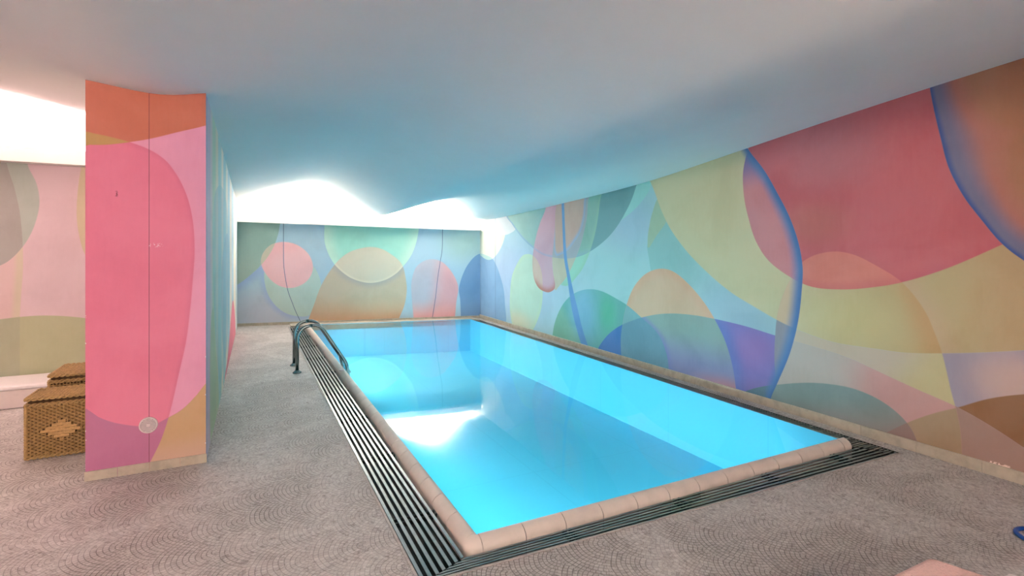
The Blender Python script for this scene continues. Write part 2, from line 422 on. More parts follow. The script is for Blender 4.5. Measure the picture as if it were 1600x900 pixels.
def mural_far():
    n = Vector((far_n.x, far_n.y, 0))
    M = Mural('mural_far_paint', (WL.x, WL.y, 0), n, 0, (138, 184, 206), GAIN_F, sat=.72)
    I, O = M.ins, M.out
    M.paint((160, 180, 200), M.blob((410, 490), 1.0, .7)); M.paint((130, 180, 178), M.blob((725, 380), .8, .6), a=.8)
    F1 = M.poly([(440, 335), (437, 352), (435, 364), (430, 380), (422, 396), (408, 414), (392, 429), (372, 444), (350, 455), (330, 380), (380, 320)], (385, 380))
    F2 = M.poly([(443, 378), (460, 381), (474, 389), (484, 400), (489, 416), (486, 430), (476, 442), (458, 449.6), (440, 448), (426, 440), (414, 426), (408, 412), (410, 398), (420, 385), (430, 380)], (448, 413))
    F3 = M.poly([(413, 428), (416, 452), (426, 472), (444, 488), (464, 494), (482, 493), (496, 478), (502, 460), (501, 440), (496, 426), (489, 416), (450, 400), (420, 405)], (458, 450))
    F4 = M.poly([(507, 340), (507, 354), (507, 376), (512, 394), (522, 412), (536, 426), (552, 436), (577, 442), (600, 438), (618, 428), (630, 416), (642, 400), (650, 380), (654, 360), (655, 340), (580, 300)], (580, 375))
    F5 = M.poly([(475, 520), (481, 502), (490, 478), (502, 446), (518, 420), (532, 404), (548, 393), (578, 386), (596, 389), (612, 398), (624, 408), (630, 418), (634, 436), (635.6, 452), (632, 476), (624, 496), (614, 520), (550, 540)], (570, 460))
    F6 = M.poly([(648, 510), (646, 494), (643, 460), (643, 440), (650, 418), (662, 408), (676, 405), (690, 409), (702, 420), (712, 436), (716, 450), (713, 472), (711, 493), (708, 515), (680, 525)], (680, 455))
    F7 = M.poly([(760, 397), (746, 398), (732, 412), (722, 432), (717, 452), (719, 468), (720, 492), (722, 520), (770, 530), (790, 450)], (750, 455))
    M.paint((120, 158, 210), M.edgeout(F1, .25), M.grad((440, 390), (410, 415)), a=.8)
    M.paint((112, 158, 150), I(F1)); M.paint((138, 168, 158), I(F1), M.grad((400, 370), (385, 430)), a=.6)
    M.paint((118, 160, 212), M.edgeout(F3, .14), M.grad((480, 440), (430, 470)), a=.6)
    M.paint((152, 190, 184), I(F3))
    M.paint((218, 164, 172), I(F2)); M.paint((222, 150, 158), I(F2), M.grad((440, 410), (430, 385)), a=.6); M.paint((172, 172, 150), I(F2), I(F1))
    M.paint((122, 205, 186), I(F4)); M.paint((172, 216, 198), M.edge(F4, .30), a=.8)
    M.paint((176, 166, 138), I(F5)); M.paint((182, 148, 108), I(F5), M.grad((560, 455), (560, 500))); M.paint((150, 150, 150), M.edgeout(F4, .15), I(F5), a=.7)
    M.paint((188, 186, 162), I(F4), I(F5)); M.paint((205, 205, 180), M.edge(F4, .06), I(F5), a=.6)
    M.paint((168, 170, 188), I(F6)); M.paint((206, 150, 158), I(F6), M.grad((665, 440), (700, 445))); M.paint((215, 145, 145), I(F6), M.grad((680, 465), (680, 495)), a=.8)
    M.paint((82, 142, 192), I(F7))
    M.thin([(443, 340), (443, 351), (443, 401), (447, 441), (457, 474), (473, 510)], .0065, (50, 80, 125))
    M.thin([(692, 355), (691.5, 363), (691, 388), (688, 408), (684, 434), (680, 468), (675, 500)], .0065, (60, 85, 125))
    M.paint((236, 232, 226), ss(M.z - (2.09 - (M.u + .16) * .030), -.005, .005))
    return M.done()


def mural_column():
    M = Mural('mural_column_paint', (0, 4.385, 0), (0, 1, 0), 0, (236, 142, 168), GAIN_C)
    I, O = M.ins, M.out
    C1 = M.poly([(100, 205), (135, 209), (159, 210), (184, 217), (202, 222), (230, 232), (259, 251), (280, 280), (294, 312), (302, 351), (304, 397), (301, 440), (298, 475), (291, 532), (280, 582), (264, 650), (251, 689), (234, 723), (215, 760), (90, 790), (60, 500)], (180, 480))
    C2 = M.poly([(120, 226), (135, 226), (166, 226), (202, 222), (234, 217), (280, 206), (322, 196), (350, 186), (350, 90), (100, 90)], (230, 160))
    C3 = M.poly([(120, 639), (135, 644), (173, 659), (216, 666), (237, 665), (262, 653), (280, 643), (298, 628), (322, 600), (345, 570), (345, 800), (120, 800)], (235, 735))
    M.paint((236, 108, 134), I(C1)); M.paint((218, 92, 120), M.edge(C1, .045), a=.45)
    M.paint((196, 102, 136), I(C3)); M.paint((200, 96, 130), I(C3), 1 - M.grad((180, 680), (180, 740)), a=.3)
    M.paint((206, 152, 92), I(C3), O(C1)); M.paint((212, 158, 130), I(C3), O(C1), M.grad((280, 670), (280, 725)), a=.8)
    M.paint((206, 100, 62), I(C2)); M.paint((214, 112, 84), I(C2), M.grad((250, 170), (150, 200)), a=.5); M.paint((198, 142, 66), I(C1), I(C2))
    u0 = M.w(233, 400)[0]; d = X.m('ABSOLUTE', M.u - u0); M.paint((110, 45, 55), 1 - ss(d, .0012, .003), a=.75)
    q = noise(38, 3)
    e = X.m('ABSOLUTE', X.m('ABSOLUTE', M.u + .605) - .345)
    M.paint((245, 235, 225), 1 - ss(e, .002, .007), ss(q, .63, .65), 1 - ss(M.z, 1.0, 1.2))
    # scratches
    M.paint((248, 190, 200), M.blob((243, 383), .06, .02), ss(noise(90, 2), .55, .6)); M.paint((150, 40, 60), M.blob((182, 303), .012, .03), ss(noise(70, 2), .48, .55))
    return M.done()


def mural_side():
    M = Mural('mural_side_paint', (-.26, 4.385, 0), (1, -.0140, 0), 1, (176, 214, 214), GAIN_S)
    I, O = M.ins, M.out
    def band(a, b, rgb, al=1.):
        ua, ub = M.w(a, 500)[0], M.w(b, 500)[0]
        M.paint(rgb, ss(M.u, ua - .01, ua + .02), 1 - ss(M.u, ub - .02, ub + .02), a=al)
    for a, b, c_ in ((318, 324, (176, 176, 210)), (324, 329, (196, 190, 214)), (329, 332, (205, 205, 205)), (332, 337, (176, 212, 186)), (337, 341, (208, 216, 190)),
                     (341, 346, (156, 206, 206)), (346, 349, (214, 218, 200)), (349, 353, (146, 200, 206)), (353, 356, (206, 216, 200)), (356, 359, (150, 196, 212)),
                     (359, 362, (216, 214, 200)), (362, 365, (160, 196, 216)), (365, 368, (224, 220, 200)), (368, 372, (190, 214, 222))):
        band(a, b, c_)  # mural stripes; whitish ones also paint in light spilling from the cove
    e = M.poly([(333, 330), (334, 470), (339, 560), (344, 600), (350, 560), (355, 480), (357, 400), (355, 330), (344, 290)], (345, 440))
    M.paint((112, 188, 200), I(e), a=.5); e2 = M.poly([(346, 430), (347, 520), (352, 560), (357, 500), (359.5, 430), (357, 372), (352, 372)], (353, 450))
    M.paint((116, 176, 200), I(e2), a=.6)
    p = M.poly([(366, 480), (363.5, 470), (361, 495), (357, 545), (350, 620), (366, 600), (368, 520)], (361.5, 540))
    M.paint((224, 116, 140), I(p))
    g = M.poly([(333, 480), (337, 540), (342, 620), (340, 680), (330, 700), (328, 600), (330, 500)], (334, 600)); M.paint((165, 200, 160), I(g), a=.8)
    M.thin([(338, 350), (339.5, 380), (341, 415)], .02, (225, 150, 140), a=.0)
    return M.done()


def mural_back():
    M = Mural('mural_back_paint', (0, 7.2, 0), (0, 1, 0), 0, (232, 184, 188), GAIN_B)
    I, O = M.ins, M.out
    B1 = M.poly([(35, 240), (45, 263), (57, 287), (61.6, 316), (55, 349), (41, 378), (20.5, 402), (0, 415), (-60, 425), (-110, 330), (-50, 240)], (0, 330))
    B2 = M.poly([(-200, 530), (-60, 505), (0, 499), (33, 495), (74, 493), (133, 497), (200, 510), (200, 700), (-200, 700)], (40, 590))
    B3 = M.poly([(130, 255), (126, 267), (121, 304), (120, 341), (125, 374), (133, 398), (160, 430), (200, 330), (170, 240)], (155, 330))
    ln = M.line([(8, 245), (12, 261), (25, 304), (33, 349), (36, 410), (33, 460), (31, 493)])
    left = ss(ln - M.u, -.004, .004)
    M.paint((186, 182, 168), I(B1)); M.paint((178, 160, 150), I(B1), left)
    M.paint((232, 180, 176), O(B1), left); M.paint((222, 190, 160), O(B1), ss(ln - M.u, -.004, .004), 1 - ss(ln - M.u, .03, .09))
    M.paint((222, 186, 146), I(B3)); M.paint((192, 178, 132), I(B2)); M.paint((180, 168, 136), I(B2), left, a=.7)
    return M.done()


GAIN_R = (1.10, .90, .84); GAIN_F = (1.6, 1.35, 1.28); GAIN_C = (1.1, 1.2, 1.32); GAIN_S = (1.1, .95, .88); GAIN_B = (.88, .99, 1.02)


# ================================================================== other materials
def mat_floor():
    m, b = newmat('mosaic_floor', rough=.55)
    x, y, z = xyz()
    R = .28
    # fans open along +x: row axis is x, columns along y
    wob = (noise(3, 2) - .5) * .05
    px, py = y + wob, 0 - x + wob
    fl = lambda a: X.m('FLOOR', a)
    k0 = X.m('CEIL', (py - R) / (R / 2))
    cand = []
    for i in range(3):
        k = k0 + i; par = X.m('FLOORED_MODULO', k, 2.0)
        xs = (px - par * R) / (2 * R)
        dx = (xs - X.m('ROUND', xs)) * (2 * R); dy = py - k * (R / 2)
        d = X.m('SQRT', dx * dx + dy * dy); cand.append((dx, dy, d))
    def sel(c, a, bb): return a * c + bb * (1 - c)
    i0 = X.m('LESS_THAN', cand[0][2], R); i1 = X.m('LESS_THAN', cand[1][2], R)
    dx = sel(i0, cand[0][0], sel(i1, cand[1][0], cand[2][0]))
    dy = sel(i0, cand[0][1], sel(i1, cand[1][1], cand[2][1]))
    d = sel(i0, cand[0][2], sel(i1, cand[1][2], cand[2][2]))
    T = .024
    ring = d / T; fr = X.m('FRACT', ring); ri = fl(ring)
    cnt = X.m('ROUND', (ri + .5) * (math.pi * 2 * T / .024)) + 3
    th = X.m('ARCTAN2', dx, dy) / (2 * math.pi) + .5
    sg = X.m('FRACT', th * cnt + ri * .37)
    g1 = ss(X.m('ABSOLUTE', fr - .5), .38, .46)
    g2 = ss(X.m('ABSOLUTE', sg - .5), .38, .46)
    wear = ss(noise(1.3, 5, dist=.8, rough=.65), .36, .66)
    grout = X.m('MAXIMUM', g1, g2 * .8)
    n2 = X.tree.nodes.new('ShaderNodeTexWhiteNoise'); n2.noise_dimensions = '2D'
    cb = X.tree.nodes.new('ShaderNodeCombineXYZ'); X.tree.links.new((fl(th * cnt + ri * .37) + k0 * 7.3).s, cb.inputs[0]); X.tree.links.new((ri * 1.7 + X.m('ROUND', px / R)).s, cb.inputs[1])
    X.tree.links.new(cb.outputs[0], n2.inputs['Vector'])
    wn = X(n2.outputs[0])
    stone = mix(lin((212, 202, 196)), lin((190, 178, 172)), wn)
    speck = ss(noise(26, 5, rough=.8, dist=1.0), .50, .64)
    stone = mix(stone, lin((150, 136, 130)), speck * .9)
    stone = mix(stone, lin((150, 136, 128)), wear * .35)
    c = mix(stone, lin((88, 76, 70)), grout * (wear * .62 + .26))
    link_color(b, c); bump(b, 1 - grout, .35, .003)
    return m


def mat_ceiling():
    m, b = newmat('ceiling_plaster', lin((232, 230, 228)), .85, spec=.2)
    n = noise(2.0, 4)
    link_color(b, mix(lin((240, 238, 235)), lin((234, 232, 229)), n)); bump(b, noise(5, 3), .06, .02)
    return m


def mat_pool():
    m, b = newmat('pool_liner', rough=.5)
    x, y, z = xyz()
    g = None
    for a, off in ((x, .03), (y, .55)):
        q = X.m('ABSOLUTE', X.m('FRACT', (a + off) / 1.25) - .5)
        e = ss(q, .494, .499); g = e if g is None else X.m('MAXIMUM', g, e)
    n = noise(1.2, 3)
    c = mix(lin((112, 214, 242)), lin((100, 206, 238)), n)
    c = mix(c, lin((84, 190, 222)), g * .45)
    link_color(b, c)
    return m


def mat_water():
    m = bpy.data.materials.new('pool_water'); m.use_nodes = True; t = m.node_tree; X.tree = t
    t.nodes.remove(t.nodes['Principled BSDF']); out = t.nodes['Material Output']
    tr = t.nodes.new('ShaderNodeBsdfTransparent'); tr.inputs[0].default_value = (.66, .965, 1, 1)
    gl = t.nodes.new('ShaderNodeBsdfGlossy'); gl.inputs['Roughness'].default_value = .03; gl.inputs[0].default_value = (1, 1, 1, 1)
    fr = t.nodes.new('ShaderNodeFresnel'); fr.inputs[0].default_value = 1.33
    mx = t.nodes.new('ShaderNodeMixShader')
    bp = t.nodes.new('ShaderNodeBump'); bp.inputs['Strength'].default_value = .04; bp.inputs['Distance'].default_value = .02
    t.links.new(noise(1.6, 1).s, bp.inputs['Height']); t.links.new(bp.outputs[0], gl.inputs['Normal'])
    t.links.new(fr.outputs[0], mx.inputs[0]); t.links.new(tr.outputs[0], mx.inputs[1]); t.links.new(gl.outputs[0], mx.inputs[2])
    t.links.new(mx.outputs[0], out.inputs['Surface'])
    return m


def emit(name, col, st):
    m = bpy.data.materials.new(name); m.use_nodes = True; t = m.node_tree
    e = t.nodes.new('ShaderNodeEmission'); e.inputs[0].default_value = (*col, 1); e.inputs[1].default_value = st
    t.links.new(e.outputs[0], t.nodes['Material Output'].inputs['Surface'])
    m.cycles.emission_sampling = 'NONE'      # the area lamp in the same fitting carries the light
    return m


m_floor = mat_floor(); m_ceil = mat_ceiling(); m_pool = mat_pool(); m_water = mat_water()
m_plaster = simple('white_plaster', (232, 224, 218), .8, var=.03, scale=3)
m_coping = simple('beige_coping_tile', (224, 208, 196), .45, var=.05, scale=9)
m_base = simple('beige_skirting_tile', (196, 180, 160), .5, var=.12, scale=12)
m_slat = simple('steel_slat', (160, 162, 158), .28, .9, var=.08, scale=20)
m_dark = simple('channel_dark', (46, 38, 32), .8, var=.2, scale=10)
m_clip = simple('black_clip', (34, 30, 28), .6)
m_steel = simple('polished_steel', (150, 154, 152), .18, 1.0, var=.03, scale=8)
m_vent = simple('white_plastic', (232, 212, 212), .45, var=.02)
m_ventd = simple('grey_grille', (172, 150, 152), .6)
m_white = simple('white_laminate', (238, 226, 224), .4, var=.02)
m_whiteg = simple('offwhite_side', (225, 205, 200), .5, var=.03)
m_pink = simple('pink_terry', (234, 188, 178), .9, var=.05, scale=120, bmp=.5)
m_towel = simple('white_terry', (236, 222, 218), .9, var=.04, scale=150, bmp=.5)
m_blue = simple('blue_rubber', (10, 70, 150), .35, var=.05)
m_wick = simple('wicker_strand', (182, 142, 88), .6, var=.22, scale=60)
m_wick2 = simple('pale_wicker_strand', (204, 160, 104), .6, var=.12, scale=60)
m_wickin = simple('weave_gap_shade', (84, 58, 30), .9)  # dark tone for the shade behind the weave
m_wickrim = simple('wicker_rim', (186, 146, 92), .6, var=.2, scale=80)
m_frame = simple('grey_lounger_frame', (150, 148, 146), .4, .3)
m_led = emit('cove_lamp_glow', (1, .97, .93), 5); m_led2 = emit('left_cove_lamp_glow', (1, .86, .82), 4); m_lens = emit('pool_lamp_glow', (.5, .95, 1), 3)

# ================================================================== structure
def struct(o): o['kind'] = 'structure'; return o


# ---- pool plan
PL, PR, PF = 1.065, 4.165, 2.548              # inner faces left, right, front
YFL, YFR = 10.93, 10.24                       # far edge at left and right
ZW = .032                                     # water level above the deck
GL, GR = .72, 4.385                           # outer edges of the gratings
gyf = lambda x: 2.365 - (x - GL) * (2.365 - 2.245) / (GR - GL)     # outer line of the front grating
yfar = lambda x: YFL + (x - PL) * (YFR - YFL) / (PR - PL)
ywall = lambda x: WL.y + (x - WL.x) * (WR.y - WL.y) / (WR.x - WL.x)
CO = .065                                     # coping width

# floor with the pool and channel cut out
v = [(-6, -3, 0), (XR, -3, 0), (XR, gyf(GR), 0), (GR, gyf(GR), 0), (GL, gyf(GL), 0), (-6, gyf(GL), 0),
     (XR, ywall(XR), 0), (GR, ywall(GR), 0), (GR, yfar(GR) + .04, 0), (GL, yfar(GL) + .04, 0), (GL, ywall(GL), 0), (-.3, ywall(-.3), 0), (-6, 12, 0), (-.3, 12, 0), (-.3, gyf(GL), 0)]
f = [(0, 1, 2, 3, 4, 14, 5), (2, 6, 7, 8, 3), (8, 7, 10, 9), (4, 9, 10, 11, 14), (5, 14, 11, 13, 12)]
struct(mesh('floor', v, f, m_floor))
# pool shell
zb = -.62
corners = [(PL, PF), (PR, PF), (PR, YFR), (PL, YFL)]
v = [(x, y, zb) for x, y in corners] + [(x, y, ZW + .002) for x, y in corners]
sh = mesh('pool_basin', v, [(0, 1, 2, 3)] + [(i, (i + 1) % 4, 4 + (i + 1) % 4, 4 + i) for i in range(4)], m_pool); struct(sh)
struct(sh)
wt = mesh('pool_water', [(PL - .012, PF - .012, ZW), (PR + .004, PF - .012, ZW), (PR + .004, YFR + .01, ZW), (PL - .012, YFL + .01, ZW)], [(0, 1, 2, 3)], m_water)
tag(wt, 'flat clear turquoise water filling the rectangular indoor pool', 'water', kind='stuff')

# channel bed under the gratings, following the basin's outside
zc = -.10
ch = MB()
def quad(m, a, b, c, d): m.add([a, b, c, d], [(0, 1, 2, 3)])
ol = [(GL, yfar(GL) + .04), (GL, gyf(GL)), (GR, gyf(GR)), (GR, yfar(GR) + .04)]
il = [(PL, YFL), (PL, PF), (PR, PF), (PR, YFR)]
for i in range(3):
    quad(ch, (*ol[i], zc), (*ol[i + 1], zc), (*il[i + 1], zc), (*il[i], zc))
    quad(ch, (*ol[i], zc), (*ol[i + 1], zc), (*ol[i + 1], 0), (*ol[i], 0))
struct(ch.build('trim_1', m_dark))
# beige kerb along the far edge of the pool
k = MB(); k.prism([(PL - .30, yfar(PL - .30)), (PR + .2, yfar(PR + .2)), (PR + .2, ywall(PR + .2) - .01), (PL - .30, ywall(PL - .3) - .01)], -.08, .022)
struct(k.build('trim_2', m_base))
k = MB(); k.prism([(PR + .003, PF), (PR + .028, PF), (PR + .028, YFR), (PR + .003, YFR)], -.09, ZW + .004)
struct(k.build('trim_3', m_slat))
# thin border strip along the gratings
k = MB(); k.prism([(GL - .014, gyf(GL) - .014), (GL, gyf(GL)), (GL, yfar(GL) + .04), (GL - .014, yfar(GL) + .04)], -.02, .003)
k.prism([(GL - .014, gyf(GL) - .014), (GR, gyf(GR) - .010), (GR, gyf(GR)), (GL, gyf(GL))], -.02, .003)
struct(k.build('trim_4', simple('grey_beige_border', (186, 172, 164), .6)))

# walls
H = 3.3
mr = mural_right()
struct(mesh('wall_right', [(XR, -3, 0), (XR, ywall(XR) + .3, 0), (XR, ywall(XR) + .3, H), (XR, -3, H)], [(0, 1, 2, 3)], mr))
mf = mural_far()
struct(mesh('wall_far', [(WL.x - .12, ywall(WL.x - .12), 0), (WR.x + .05, ywall(WR.x + .05), 0), (WR.x + .05, ywall(WR.x + .05), H), (WL.x - .12, ywall(WL.x - .12), H)], [(0, 1, 2, 3)], mf))
# dividing wall: painted end, painted pool side
me = mural_column(); ms = mural_side()
v = [(-.95, 4.385, 0), (-.26, 4.385, 0), (-.158, 11.7, 0), (-.95, 11.7, 0)]
v += [(a, b_, H) for a, b_, c_ in v]
dv = mesh('wall_divider', v, [(0, 1, 5, 4), (1, 2, 6, 5), (2, 3, 7, 6), (3, 0, 4, 7), (4, 5, 6, 7), (0, 1, 2, 3)], me)
dv.data.materials.append(ms); dv.data.materials.append(m_plaster)
for p in dv.data.polygons:
    c = p.center
    p.material_index = 0 if abs(c.y - 4.385) < .01 else (1 if c.x > -.3 and .1 < c.z < 3.2 else 2)
struct(dv)
mb = mural_back()
struct(mesh('wall_back', [(-6, 7.2, 0), (-.95, 7.2, 0), (-.95, 7.2, H), (-6, 7.2, H)], [(0, 1, 2, 3)], mb))
struct(mesh('wall_left', [(-6, -3, 0), (-6, 7.3, 0), (-6, 7.3, H), (-6, -3, H)], [(0, 1, 2, 3)], m_plaster))
struct(mesh('wall_rear', [(-6, -3, 0), (XR, -3, 0), (XR, -3, H), (-6, -3, H)], [(0, 1, 2, 3)], m_plaster))

# skirting
def skirting(name, a, b, n, h, t=.014, tile=.40):
    a, b = Vector(a), Vector(b); L = (b - a).length; d = (b - a) / L; n = Vector(n); m = MB(); s0 = 0
    while s0 < L - .01:
        s1 = min(L, s0 + tile - .003)
        p, q = a + d * s0, a + d * s1
        m.prism([tuple(p + n * .0), tuple(q), tuple(q + n * t), tuple(p + n * t)], 0.0, h); s0 += tile
    return struct(m.build(name, m_base))
skirting('baseboard_right', (XR, -3), (XR, ywall(XR)), (-1, 0), .08)
skirting('baseboard_divider', (-.955, 4.385), (-.255, 4.385), (0, -1), .062, .008, .18)
skirting('baseboard_far', (WL.x, WL.y), (WR.x, WR.y), (far_n.x, far_n.y), .055)
skirting('baseboard_back', (-6, 7.2), (-.95, 7.2), (0, -1), .06)

# ---- ceiling: one undulating plaster shell
KX = [-6.2, -4, -2.6, -.95, -.50, -.26, .45, 1.1, 2.1, 2.44, 2.78, 3.4, 4.15, 4.7]
RO = [  # y, heights at KX
    (-3.2, [2.75, 2.8, 2.80, 2.80, 2.755, 2.80, 2.84, 2.86, 2.72, 2.70, 2.74, 2.90, 3.00, 3.03]),
    (0.0, [2.75, 2.8, 2.78, 2.72, 2.67, 2.72, 2.77, 2.80, 2.62, 2.555, 2.59, 2.72, 2.87, 2.93]),
    (1.5, [2.75, 2.75, 2.75, 2.68, 2.63, 2.68, 2.74, 2.78, 2.58, 2.495, 2.53, 2.62, 2.75, 2.80]),
    (2.6, [2.75, 2.75, 2.73, 2.66, 2.61, 2.66, 2.72, 2.76, 2.54, 2.45, 2.475, 2.54, 2.64, 2.69]),
    (3.8, [2.80, 2.85, 2.74, 2.65, 2.60, 2.66, 2.71, 2.74, 2.49, 2.405, 2.42, 2.46, 2.51, 2.54]),
    (4.5, [2.95, 3.0, 2.86, 2.65, 2.595, 2.66, 2.71, 2.74, 2.47, 2.38, 2.39, 2.415, 2.43, 2.45]),
    (5.2, [3.1, 3.1, 2.92, 2.66, 2.60, 2.64, 2.70, 2.74, 2.45, 2.35, 2.36, 2.37, 2.355, 2.36]),
    (6.8, [3.2, 3.25, 3.12, 2.80, 2.64, 2.57, 2.66, 2.73, 2.40, 2.29, 2.315, 2.345, 2.26, 2.26]),
    (8.6, [3.2, 3.25, 3.22, 2.9, 2.6, 2.49, 2.62, 2.73, 2.33, 2.215, 2.30, 2.40, 2.17, 2.16]),
    (10.0, [3.2, 3.25, 3.2, 2.8, 2.5, 2.42, 2.60, 2.72, 2.30, 2.165, 2.30, 2.50, 2.13, 2.10]),
    (12.2, [3.2, 3.25, 3.2, 2.7, 2.45, 2.34, 2.60, 2.72, 2.26, 2.12, 2.32, 2.56, 2.10, 2.07])]


def pchip(xs, ys, x):
    n = len(xs)
    if x <= xs[0]: return ys[0]
    if x >= xs[-1]: return ys[-1]
    i = max(k for k in range(n - 1) if xs[k] <= x)
    def dl(k): return (ys[k + 1] - ys[k]) / (xs[k + 1] - xs[k])
    def sl(k):
        if k == 0: return dl(0)
        if k == n - 1: return dl(n - 2)
        a, b = dl(k - 1), dl(k)
        return 0 if a * b <= 0 else 2 * a * b / (a + b)
    h = xs[i + 1] - xs[i]; t = (x - xs[i]) / h
    return (ys[i] * (2 * t ** 3 - 3 * t * t + 1) + ys[i + 1] * (3 * t * t - 2 * t ** 3)
            + h * sl(i) * (t ** 3 - 2 * t * t + t) + h * sl(i + 1) * (t ** 3 - t * t))


RY = [r[0] for r in RO]
gx = [-6.2 + i * (10.9 / 150) for i in range(151)]; gy = [-3.2 + j * (15.4 / 150) for j in range(151)]
rowz = [[pchip(KX, r[1], x) for x in gx] for r in RO]
Z = [[pchip(RY, [rowz[k][i] for k in range(len(RO))], y) for i in range(151)] for y in gy]
for _ in range(40):                       # trowelled smooth along the length of the room
    Z = [[(Z[max(j - 1, 0)][i] + 2 * Z[j][i] + Z[min(j + 1, 150)][i]) / 4 for i in range(151)] for j in range(151)]
for _ in range(4):
    Z = [[(r_[max(i - 1, 0)] + 2 * r_[i] + r_[min(i + 1, 150)]) / 4 for i in range(151)] for r_ in Z]
v = [(x, y, Z[j][i]) for j, y in enumerate(gy) for i, x in enumerate(gx)]
f = [(j * 151 + i, j * 151 + i + 1, (j + 1) * 151 + i + 1, (j + 1) * 151 + i) for j in range(150) for i in range(150)]
struct(mesh('ceiling', v, f, m_ceil, smooth=True))


# ---- cove troughs
def cove(name, a, b, n, za, zb_, depth, hf, mled, label, t=.02):
    """a trough along a-b on the wall, bottom heights za, zb_; n points to the room"""
    root = empty(name, (a[0], a[1], za)); tag(root, label, 'cove light')
    A, B = Vector((*a, za)) , Vector((*b, zb_)); N = Vector((*n, 0)); off = Vector((a[0], a[1], za))
    def slab(p, q, h0, h1, c0, c1, m):
        vs_ = []
        for base in (p, q):
            for nn, hh in ((c0, h0), (c1, h0), (c1, h1), (c0, h1)): vs_.append(base + N * nn + Vector((0, 0, hh)) - off)
        m.add(vs_, [(0, 1, 2, 3), (7, 6, 5, 4), (0, 4, 5, 1), (1, 5, 6, 2), (2, 6, 7, 3), (3, 7, 4, 0)])
    m = MB(); slab(A, B, 0, hf, depth - t, depth, m); m.build('fascia', m_plaster, root)
    m = MB(); slab(A, B, 0.004, t, .003, depth - t, m); m.build('shelf', m_plaster, root)
    m = MB(); m.tube([A + N * (depth * .45) + Vector((0, 0, t + .012)) - off, B + N * (depth * .45) + Vector((0, 0, t + .012)) - off], .010, 8); m.build('light_strip', mled, root)
    return root
cove('cove_light', (WL.x, WL.y), (WR.x, WR.y), (far_n.x, far_n.y), 2.02, 1.885, .17, .125, m_led, 'long white lit cove ledge above the mural on the far pool wall')
cove('cove_light', (-6, 7.2), (-.95, 7.2), (0, -1), 2.43, 2.40, .2, .15, m_led2, 'pinkish white lit cove ledge above the wall behind the wicker baskets')
cove('cove_light', (-5.6, -3), (4.4, -3), (0, 1), 2.25, 2.25, .2, .12, m_led2, 'added unseen light ledge on the wall behind the camera, fills the room')
cove('cove_light', (-6, -2.7), (-6, 7.0), (1, 0), 2.42, 2.42, .2, .12, m_led2, 'added unseen light ledge on the side wall left of the camera, fills the room')

# ================================================================== pool furniture
# coping: rounded tiles along the front and left edges
def coping_tile(m, o, d, n, L):
    """o start at inner edge, d along, n outward"""
    prof = [(-.014, -.09), (-.014, .038), (-.010, .045), (-.002, .049), (.014, .048), (.040, .035), (.056, .018), (.063, .002), (.064, -.04), (.064, -.09)]
    vs_ = []
    for s_ in (0, L):
        for (c, h) in prof: vs_.append((o[0] + d[0] * s_ + n[0] * c, o[1] + d[1] * s_ + n[1] * c, h))
    k = len(prof); m.add(vs_, [(i, i + 1, k + i + 1, k + i) for i in range(k - 1)] + [(k - 1, 0, k, 2 * k - 1), tuple(range(k))[::-1], tuple(range(k, 2 * k))])
cp = empty('pool_coping', (PL, PF, 0)); tag(cp, 'raised rounded rim of pink beige tiles along the near and left pool edges', 'pool edge')
o0 = Vector((PL, PF))
def reparent(o, p):
    o.parent = p; o.matrix_parent_inverse = Matrix.Translation(-Vector(p.location)); return o
x = PL + .018; T = .252
while x < PR + .02:
    L = min(T - .0045, PR + .028 - x); m = MB(); coping_tile(m, (x, PF), (1, 0), (0, -1), L)
    reparent(m.build('coping_tile', m_coping, smooth=False), cp); x += T
y = PF + .018
while y < YFL - .02:
    L = min(T - .0045, YFL - y); m = MB(); coping_tile(m, (PL, y), (0, 1), (-1, 0), L)
    reparent(m.build('coping_tile', m_coping, smooth=False), cp); y += T
for (o_, d_, n_, L_) in (((PL + .02, PF), (1, 0), (0, -1), PR - PL), ((PL, PF + .02), (0, 1), (-1, 0), YFL - PF - .06)):
    m = MB(); pr = [(-.012, -.089), (-.012, .034), (0, .044), (.014, .044), (.038, .031), (.054, .015), (.060, .0), (.060, -.089)]
    vs_ = [(o_[0] + d_[0] * q + n_[0] * c, o_[1] + d_[1] * q + n_[1] * c, h) for q in (0, L_) for c, h in pr]; k = len(pr)
    m.add(vs_, [(i, i + 1, k + i + 1, k + i) for i in range(k - 1)] + [(k - 1, 0, k, 2 * k - 1), tuple(range(k))[::-1], tuple(range(k, 2 * k))])
    reparent(m.build('grout_bed', m_dark), cp)
m = MB()      # rounded corner piece
prof = [(-.014, -.09), (-.014, .038), (-.010, .045), (-.002, .049), (.014, .048), (.040, .035), (.056, .018), (.063, .002), (.064, -.04), (.064, -.09)]
vs_ = []; K = 10
for k in range(K + 1):
    a = math.pi + math.pi / 2 * k / K
    for (c, h) in prof:
        r = c + .018
        vs_.append((PL + .015 + math.cos(a) * r, PF + .015 + math.sin(a) * r, h))
kk = len(prof)
m.add(vs_, [(k * kk + i, k * kk + i + 1, (k + 1) * kk + i + 1, (k + 1) * kk + i) for k in range(K) for i in range(kk - 1)])
reparent(m.build('corner_tile', m_coping, smooth=True), cp)
for o in cp.children:
    for p in o.data.polygons: p.use_smooth = 'grout' not in o.name and (len(p.vertices) == 4)
    if 'corner' not in o.name:
        es = o.modifiers.new('es', 'EDGE_SPLIT'); es.split_angle = math.radians(50)

